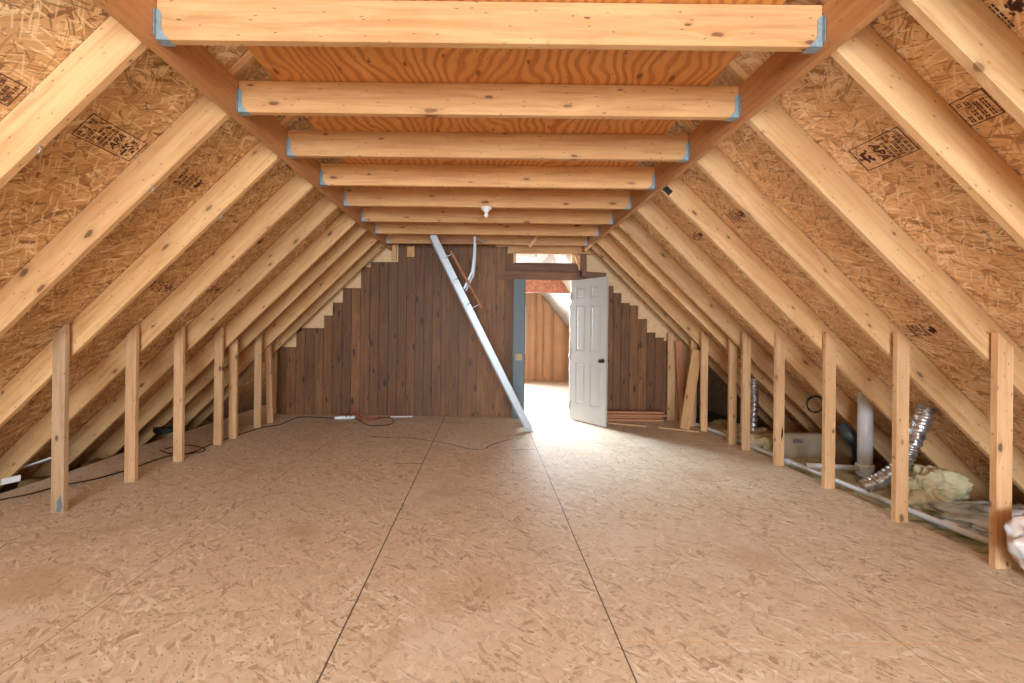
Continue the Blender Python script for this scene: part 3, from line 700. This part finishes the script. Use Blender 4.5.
# ------------------------------------------------------------------ stamps on the sheathing
def font_mesh(txt, size):
    cu = bpy.data.curves.new('t', 'FONT'); cu.body = txt; cu.size = size; cu.align_x = 'CENTER'; cu.align_y = 'CENTER'; cu.extrude = .0006; cu.shear = .3; cu.offset = size*.02
    o = bpy.data.objects.new('t', cu); C.objects.link(o); bpy.context.view_layer.update()
    me = bpy.data.meshes.new_from_object(o.evaluated_get(bpy.context.evaluated_depsgraph_get())); bpy.data.objects.remove(o); bpy.data.curves.remove(cu); return me
def stamp(px, py, parent, side, W, H, text=None, seal=True, rot=0.0, rows=4, mat='ink', frame=True, tsize=.05, flip=1):
    """a printed mark lying flat on the roof slope: local x along (rot) slope/depth, drawn as thin raised ink"""
    p = at_slope(px, py)
    up = Vector((-side*CA, 0, SA)); dp = Vector((0, 1, 0)); n = Vector((-side*SA, 0, -CA))
    ex = (up*math.cos(rot) + dp*math.sin(rot)).normalized(); ey = n.cross(ex)
    Mx = Matrix((ex, ey, n)).transposed().to_4x4(); Mx.translation = p + n*.0012
    bm = NB(); t = .0012
    if frame:
        f = .004
        for x0, x1, y0, y1 in ((-W/2, W/2, -H/2, -H/2+f), (-W/2, W/2, H/2-f, H/2), (-W/2, -W/2+f, -H/2, H/2), (W/2-f, W/2, -H/2, H/2)): box(bm, x0, x1, y0, y1, 0, t)
    y = -H/2+.015; x_lo = -W/2+.012; x_hi = W/2-.012
    if seal:
        c = (0, -H/2 + H*.17); r = min(W*.3, H*.14)
        for k in range(26):
            a = random.uniform(0, 6.28); q = random.uniform(.15, 1)*r; s = random.uniform(.004, .010)
            box(bm, c[0]+math.cos(a)*q*1.3-s, c[0]+math.cos(a)*q*1.3+s, c[1]+math.sin(a)*q-s*.6, c[1]+math.sin(a)*q+s*.6, 0, t)
        y = -H/2 + H*.34
    if text:
        me = font_mesh(text, tsize); b2 = NB(); b2.from_mesh(me); bmesh.ops.translate(b2, verts=b2.verts, vec=(0, y+tsize*.45, .0005)); m3 = bpy.data.meshes.new('x'); b2.to_mesh(m3); b2.free(); bm.from_mesh(m3)
        y += tsize*.95
    nrow = max(1, rows); sp = (H/2-.01-y)/nrow
    for r_ in range(nrow):
        x = x_lo
        while x < x_hi-.01:
            l = random.uniform(.006, .022)
            if random.random() < .85:
                for q in range(2): box(bm, x, min(x+l, x_hi), y+sp*(.15+.36*q), y+sp*(.15+.36*q+.18), 0, t)
            x += l + random.uniform(.003, .007)
        y += sp
    bmesh.ops.transform(bm, matrix=Mx, verts=bm.verts)
    return link('grade_stamp', bm, M[mat], parent=parent)
# left slope
stamp(112, 139, cl, -1, .15, .34, 'APA', rot=0.0, rows=7, tsize=.056)
stamp(4, 90, cl, -1, .12, .10, None, seal=False, rot=0, rows=3)
stamp(190, 181, cl, -1, .15, .24, None, rot=0, rows=4, frame=False)
stamp(160, 286, cl, -1, .14, .30, None, rot=0, rows=5, frame=False)
stamp(212, 289, cl, -1, .13, .26, None, rot=0, rows=5, frame=False)
stamp(256, 240, cl, -1, .13, .22, None, rot=0, rows=4, frame=False)
# right slope
stamp(882, 150, cr, 1, .16, .28, 'APA', rot=PI, rows=5, tsize=.062)
stamp(976, 108, cr, 1, .14, .125, None, seal=False, rot=0, rows=4)
stamp(983, 232, cr, 1, .04, .05, None, seal=False, rows=2, frame=False, mat='ink_blue')
stamp(867, 256, cr, 1, .04, .05, None, seal=False, rows=2, frame=False, mat='ink')
stamp(736, 216, cr, 1, .13, .22, None, rot=0, rows=4, frame=False)
stamp(697, 236, cr, 1, .12, .20, None, rot=0, rows=4, frame=False)
stamp(803, 330, cr, 1, .13, .24, None, rot=0, rows=4, frame=False)
stamp(922, 330, cr, 1, .14, .20, None, rot=0, rows=4, frame=False)
stamp(995, 20, cr, 1, .14, .20, None, rot=0, rows=4, frame=False)

# cup hooks on the lower edges of the left rafters
for i, (px, py, y) in enumerate(((42, 147, 1.855), (154, 186, 2.465), (222, 214, 3.075))):
    p = at_y(px, py, y-.004); bm = NB()
    tube(bm, [p+Vector((0, .004, 0)), p+Vector((0, -.02, 0))], .0025, 8); pts = []
    for k in range(13):
        a = PI/2 - k/12*PI*1.35; pts.append(p + Vector((.0, -.02, -.018)) + Vector((math.cos(a)*.014, 0, math.sin(a)*.018)))
    tube(bm, pts, .0025, 8)
    tag(link('cup_hook', bm, M['galv'], smooth=True), '%s small metal cup hook from the camera, screwed into a rafter edge' % ORD[i], 'hook', 'cup hooks on the rafters')

# ------------------------------------------------------------------ pipes and ducts
v = Vector
pts = [v((2.99+.0, 6.2, .03)), v((3.00+.055, 5.67, .03)), v((3.11, 4.49, .028)), v((3.17, 3.4, .025)), v((3.22, 2.68, .02)), v((3.25, 2.2, .02))]
bm = NB(); tube(bm, smooth_path(pts, 6), .021, 14); pp = tag(link('plastic_pipe', bm, M['pvc'], smooth=True), 'thin white plastic pipe running along the floor edge behind the studs', 'pipe')
for q in (2.9, 4.35):
    bm = NB(); x = 3.225 if q < 3 else 3.118; tube(bm, [v((x, q-.04, .025)), v((x-.004, q+.04, .025))], .026, 14); link('coupling', bm, M['pvc'], parent=pp)
y = 4.03; x = 3.64
bm = NB(); tube(bm, [v((x, y, -.02)), v((x, y, .78))], .058, 24); vp = tag(link('vent_pipe', bm, M['pvc'], smooth=True), 'thick white vertical vent pipe going up through the roof', 'pipe')
bm = NB(); lathe(bm, [(.060, 0), (.072, 0), (.072, .09), (.068, .10), (.060, .10)], (x, y, .0), seg=24); link('pipe_collar', bm, M['pvc'], parent=vp, smooth=True)
bm = NB(); tube(bm, [v((x-.05, y, .055)), v((3.36, 4.06, .06)), v((3.14, 4.10, .055))], .026, 12); link('branch_pipe', bm, M['pvc'], parent=vp, smooth=True)

def duct(pts, r, rib, label, name='foil_duct', n=40, seedv=1.0, mat='foil'):
    P_ = smooth_path(pts, n)
    bm = NB()
    def rf(i, k): return r*(1 + .11*math.sin(i*2*PI/rib + k*.28) + .09*noise.noise(Vector((i*.16, k*.9, seedv))))
    tube(bm, P_, rf, 22); return tag(link(name, bm, M[mat], smooth=True), label, 'duct')
duct([at_y(928, 406, 3.36), at_y(925, 414, 3.37), at_y(911, 446, 3.40), at_y(900, 466, 3.42), at_y(880, 480, 3.46), at_y(863, 487, 3.50)], .055, 4.4, 'crinkled silver foil duct dropping from the roof and bending behind a stud', n=22)
duct([at_y(753.5, 378, 5.3), at_y(754, 400, 5.3), at_y(752.5, 424, 5.3)+v((0, 0, -.12))], .047, 6.0, 'narrow ribbed silver duct standing behind the fifth pipe side stud', n=44, seedv=5)
bm = NB(); a = at_y(842, 424, 4.3); b = at_y(857, 445, 4.2); tube(bm, [a, a.lerp(b, .5), b], lambda i, k: [.045, .062, .055][i], 16)
db = tag(link('duct_boot', bm, M['tealduct'], smooth=True), 'dark teal metal duct boot tilted beside the vent pipe', 'duct')
bm = NB(); tube(bm, smooth_path([b, b+v((.02, 0, -.12)), b+v((.05, .05, -.28))], 6), .05, 12); link('black_sleeve', bm, M['black'], parent=db, smooth=True)

# insulation and things at the eaves, pipe side
bm = NB()
for i in range(26):
    y = 2.3 + i*.165; 
    blob(bm, (3.52+.12*math.sin(i*2.1), y, -.14), (.36+.06*math.sin(i), .14, .10+.03*math.cos(i*1.7)), .6, i, 4)
tag(link('insulation_batts', bm, M['fibre'], smooth=True), 'yellowish glass fibre insulation filling the joist bays beside the pipe', 'insulation', kind='stuff')
bm = NB(); c = at_y(931, 475, 3.3); blob(bm, (c.x+.02, 3.32, .10), (.24, .12, .17), .5, 3, 5)
tag(link('insulation_batt', bm, M['fibre'], smooth=True), 'bulging yellow green batt of insulation under the foil duct', 'insulation')
bm = NB(); c = at_z(965, 510, .03); blob(bm, (c.x+.12, 2.97, .0), (.40, .33, .09), .45, 8, 5)
tag(link('plastic_film', bm, M['film'], smooth=True), 'crumpled shiny plastic film over insulation beside the nearest pipe side stud', 'plastic')
bm = NB(); blob(bm, (3.32, 5.35, .0), (.3, .3, .13), .5, 12, 4, -.1); blob(bm, (3.35, 4.95, .0), (.26, .2, .12), .5, 14, 4, -.1)
tag(link('insulation_batt', bm, M['fibre'], smooth=True), 'mossy looking clump of insulation behind the fifth and sixth pipe side studs', 'insulation')
# kraft paper faced batt
bm = NB(); nx, nz = 26, 8; g = []
for i in range(nx+1):
    row = []
    for k in range(nz+1):
        s, t = i/nx, k/nz; X = 3.22+.80*s; top_ = .235 - .17*max(0, s-.72)/.28
        row.append(bm.verts.new((X, 4.62 + .03*noise.noise(v((s*6, t*2, 0))) + .03*(1-t)*-1, -.10+(top_+.10)*t)))
    g.append(row)
for i in range(nx):
    for k in range(nz): bm.faces.new((g[i][k], g[i+1][k], g[i+1][k+1], g[i][k+1]))
ext = bmesh.ops.extrude_face_region(bm, geom=list(bm.faces))
for q in [e for e in ext['geom'] if isinstance(e, bmesh.types.BMVert)]: q.co.y += .10
kb = tag(link('kraft_faced_batt', bm, M['kraft'], smooth=True), 'grey brown kraft paper faced batt standing between two pipe side studs', 'insulation')
me = font_mesh('SSIO', .06); bm = NB(); bm.from_mesh(me); p = at_y(797.5, 441.5, 4.56)
bmesh.ops.transform(bm, matrix=Matrix.Translation((p.x+.015, 4.575, p.z)) @ Matrix.Rotation(PI/2, 4, 'X'), verts=bm.verts); link('printed_mark', bm, M['ink_blue'], parent=kb)
# coil of black wire hanging from a rafter
c = at_y(814.5, 404, 4.31-.01); bm = NB(); pts = []
for i in range(121):
    a = i/120*2*PI*3; r = .085 + .008*math.sin(a*1.3+i*.05); pts.append(c+v((math.cos(a)*r, -.004-.010*i/120, math.sin(a)*r*.95)))
tube(bm, pts, .0045, 7)
tag(link('wire_coil', bm, M['black'], smooth=True), 'small coil of black wire hanging on a rafter above the kraft paper', 'wire')
# plastic bag at the right edge
bm = NB(); b = bmesh.new(); bmesh.ops.create_icosphere(b, subdivisions=5, radius=1)
for q in b.verts:
    n = q.co.normalized(); k = 1 + .2*noise.fractal(n*1.7+v((4, 1, 0)), 1, 2, 3) + .03*abs(noise.noise(n*5))
    q.co = v((3.08+n.x*.19*k, 2.27+n.y*.10*k, max(.0, .17+n.z*.20*k)))
    q.co.x -= (q.co.z-.1)*.35; q.co.y = min(q.co.y, 2.398)
me_ = bpy.data.meshes.new('b'); b.to_mesh(me_); b.free(); bm.from_mesh(me_)
tag(link('plastic_bag', bm, M['bag'], smooth=True), 'crumpled white and pinkish plastic bag at the foot of the nearest pipe side stud', 'bag')

# eaves, cord side
bm = NB()
for i in range(22):
    blob(bm, (-4.02+.05*math.sin(i*1.9), 2.0+i*.21, -.2), (.18, .17, .11+.03*math.sin(i*2.3)), .5, 40+i, 3)
tag(link('insulation_batts', bm, M['fibre_dark'], smooth=True), 'brownish old insulation in the bays beyond the floor on the cord side', 'insulation', kind='stuff')
for (a, b, l) in (((22, 468), (52, 458), 'white foam strip lying at the eave behind the weathered stud'), ((2, 482), (20, 478), 'white foam strip at the eave by the edge of the picture')):
    p = at_y(*a, 3.62) ; q = at_y(*b, 3.75)
    p.x = q.x = 0; P1 = at_z(*a, .05); P2 = at_z(*b, .09)
    o = board('foam_strip', P1, P2, .05, .015, M['ceramic'], side=(1, 0, .6)); tag(o, l, 'foam strip', 'white foam strips')
bm = NB(); c = at_z(160, 434, .05); 
P_ = []
for i in range(100):
    a = i/99*2*PI*5; P_.append(c + v((math.cos(a)*(.12+.02*math.sin(i)), math.sin(a)*.10+.1, .0+.06*i/99+.01*math.sin(i*.7))))
tube(bm, P_, .010, 6); tag(link('cable_bundle', bm, M['black'], smooth=True), 'tangled bundle of black cable by the eave between the second and third cord side studs', 'cable')
# long black cord on the floor
cord = [(-12, 505), (0, 500), (30, 494), (60, 486), (95, 479), (130, 469), (165, 457), (190, 453), (212, 444), (235, 436), (262, 427.5), (280, 424.5), (298, 417.5), (318, 417.3), (334, 418.5)]
bm = NB(); tube(bm, smooth_path([at_z(a, b, .006) for a, b in cord], 6), .006, 8); tag(link('black_cord', bm, M['black'], smooth=True), 'long black cord snaking along the floor behind the studs to the power strip', 'cord')
bm = NB(); lp_ = [(165, 449), (182, 445), (200, 447), (204, 451), (185, 454), (168, 453), (160, 450)]
tube(bm, smooth_path([at_z(a, b, .006) for a, b in lp_], 6), .005, 8); tag(link('black_cord', bm, M['black'], smooth=True), 'small loop of black cord lying behind the third cord side stud', 'cord')

# power strip and cords
P1, P2 = at_z(334.5, 419.2), at_z(355, 418.2); d2 = (P2-P1).normalized()
bm = NB(); bar(bm, P1+v((0, 0, .022)), P2+v((0, 0, .022)), .055, .04, side=(0, 1, 0)); ps = tag(link('power_strip', bm, M['pvc'], bevel=.006), 'white power strip on the floor against the dark planks', 'power strip')
for i in range(5):
    c = P1.lerp(P2, .22+.15*i)+v((0, 0, .0425)); bm = NB(); box(bm, c.x-.012, c.x+.012, c.y-.012, c.y+.012, c.z-.001, c.z+.0015); link('socket', bm, M['drywall'], parent=ps)
c = P1.lerp(P2, .06)+v((0, 0, .043)); bm = NB(); box(bm, c.x-.008, c.x+.008, c.y-.014, c.y+.014, c.z-.001, c.z+.006); link('switch', bm, M['red'], parent=ps)
def cordo(pts, r, mat, label, nm): 
    bm = NB(); tube(bm, smooth_path(pts, 8), r, 8); return tag(link(nm, bm, M[mat], smooth=True), label, 'cord')
top_ = [at_y(421, 246, 6.45), at_y(416, 290, 6.49), at_y(410, 335, 6.51), at_y(404, 362, 6.52), at_y(396, 385, 6.52), at_y(393, 405, 6.51), at_z(390, 416.5, .01), at_z(375, 418.3, .01), at_z(362, 417.5, .02), at_y(356, 411.8, 6.35), at_z(350, 417, .06)]
cordo(top_, .006, 'orange', 'orange cord hanging down the dark planks from the hatch to the power strip', 'orange_cord')
cordo([at_z(346, 417.5, .06), at_y(350, 410, 6.3), at_y(354, 409, 6.3), at_z(362, 419, .01), at_z(372, 420, .01), at_z(384, 417.5, .01)], .005, 'red', 'red cord arching out of the power strip', 'red_cord')
cordo([at_z(354, 418.5, .03), at_z(361, 421, .008), at_z(368, 425, .008), at_z(380, 425.5, .008), at_z(391, 424, .008), at_z(393.5, 420, .008), at_z(388, 417.5, .008), at_z(378, 417.5, .008)], .005, 'black', 'black cord curling on the floor beside the power strip', 'black_cord')
a, b = at_z(390, 416.8, .008), at_z(411, 416.4, .008)
bm = NB(); tube(bm, [a, b], .008, 8); lathe(bm, [(.012, 0), (.014, .01), (.010, .022)], b, (b-a), 10); tag(link('white_rod', bm, M['pvc']), 'short thin white rod lying on the floor at the foot of the planks', 'rod')

# scribed cracks on the floor (glue line)
cr_ = [(370, 436), (385, 437.5), (402, 437), (418, 439), (431, 441), (445, 443), (458, 446), (470, 449), (485, 449), (489, 446), (500, 442), (512, 439), (523, 437.5)]
bm = NB(); P_ = smooth_path([at_z(a, b, 0) for a, b in cr_], 4); 
for i, (p, q) in enumerate(zip(P_, P_[1:])):
    w = .006+.012*abs(noise.noise(v((i*.4, 0, 0))))
    dd = (q-p).normalized(); nn = v((-dd.y, dd.x, 0))*w
    c4 = [p-nn, q-nn, q+nn, p+nn]; bm.faces.new([bm.verts.new((k.x, k.y, .0008)) for k in c4])
link('water_stain_line', bm, M['dusty'], parent=floor, frame=False)

# ------------------------------------------------------------------ light
w = bpy.data.worlds.new('sky'); S.world = w; w.use_nodes = True
bg = w.node_tree.nodes['Background']; bg.inputs[0].default_value = (.93, .96, 1, 1); bg.inputs[1].default_value = 1.0
def area(name, loc, direction, sx, sy, power, col=(1, 1, 1), spread=PI):
    l = bpy.data.lights.new(name, 'AREA'); l.shape = 'RECTANGLE'; l.size = sx; l.size_y = sy; l.energy = power; l.color = col; l.spread = spread
    o = bpy.data.objects.new(name, l); C.objects.link(o); o.location = loc; o.rotation_euler = Vector(direction).to_track_quat('-Z', 'Y').to_euler(); return o
area('rear_window_daylight', (0, Y0+.06, 1.45), (0, 1, .05), 3.6, 1.75, 560, (.76, .89, 1))
area('far_window_daylight', (.6, FAR_Y-.05, 1.37), (0, -1, -.22), .85, 1.2, 110, (.84, .93, 1), spread=math.radians(110))
area('dormer_daylight', (-2.12, 9.3, 1.5), (1, -.75, -.5), 2.4, 1.4, 110, (.84, .93, 1), spread=math.radians(110))
area('skylight_daylight', (.60, 7.42, 2.80), (.12, -.62, -1), .56, .6, 190, (.86, .94, 1), spread=math.radians(130))

# ------------------------------------------------------------------ camera
cam = bpy.data.cameras.new('camera'); co = bpy.data.objects.new('camera', cam); C.objects.link(co)
cam.sensor_width = 36; cam.lens = F*36/1024; cam.shift_x = (512-VX)/1024; cam.shift_y = -(341.5-VY)/1024
co.location = (0, 0, EYE); co.rotation_euler = (Matrix.Rotation(-ROLL, 3, 'Y') @ Matrix.Rotation(PI/2, 3, 'X')).to_euler()
cam.clip_start = .02
S.camera = co
S.view_settings.view_transform = 'Standard'; S.view_settings.look = 'None'; S.view_settings.gamma = 1; S.view_settings.use_curve_mapping = False
S.view_settings.exposure = 0.15
S.cycles.max_bounces = 8; S.cycles.diffuse_bounces = 5
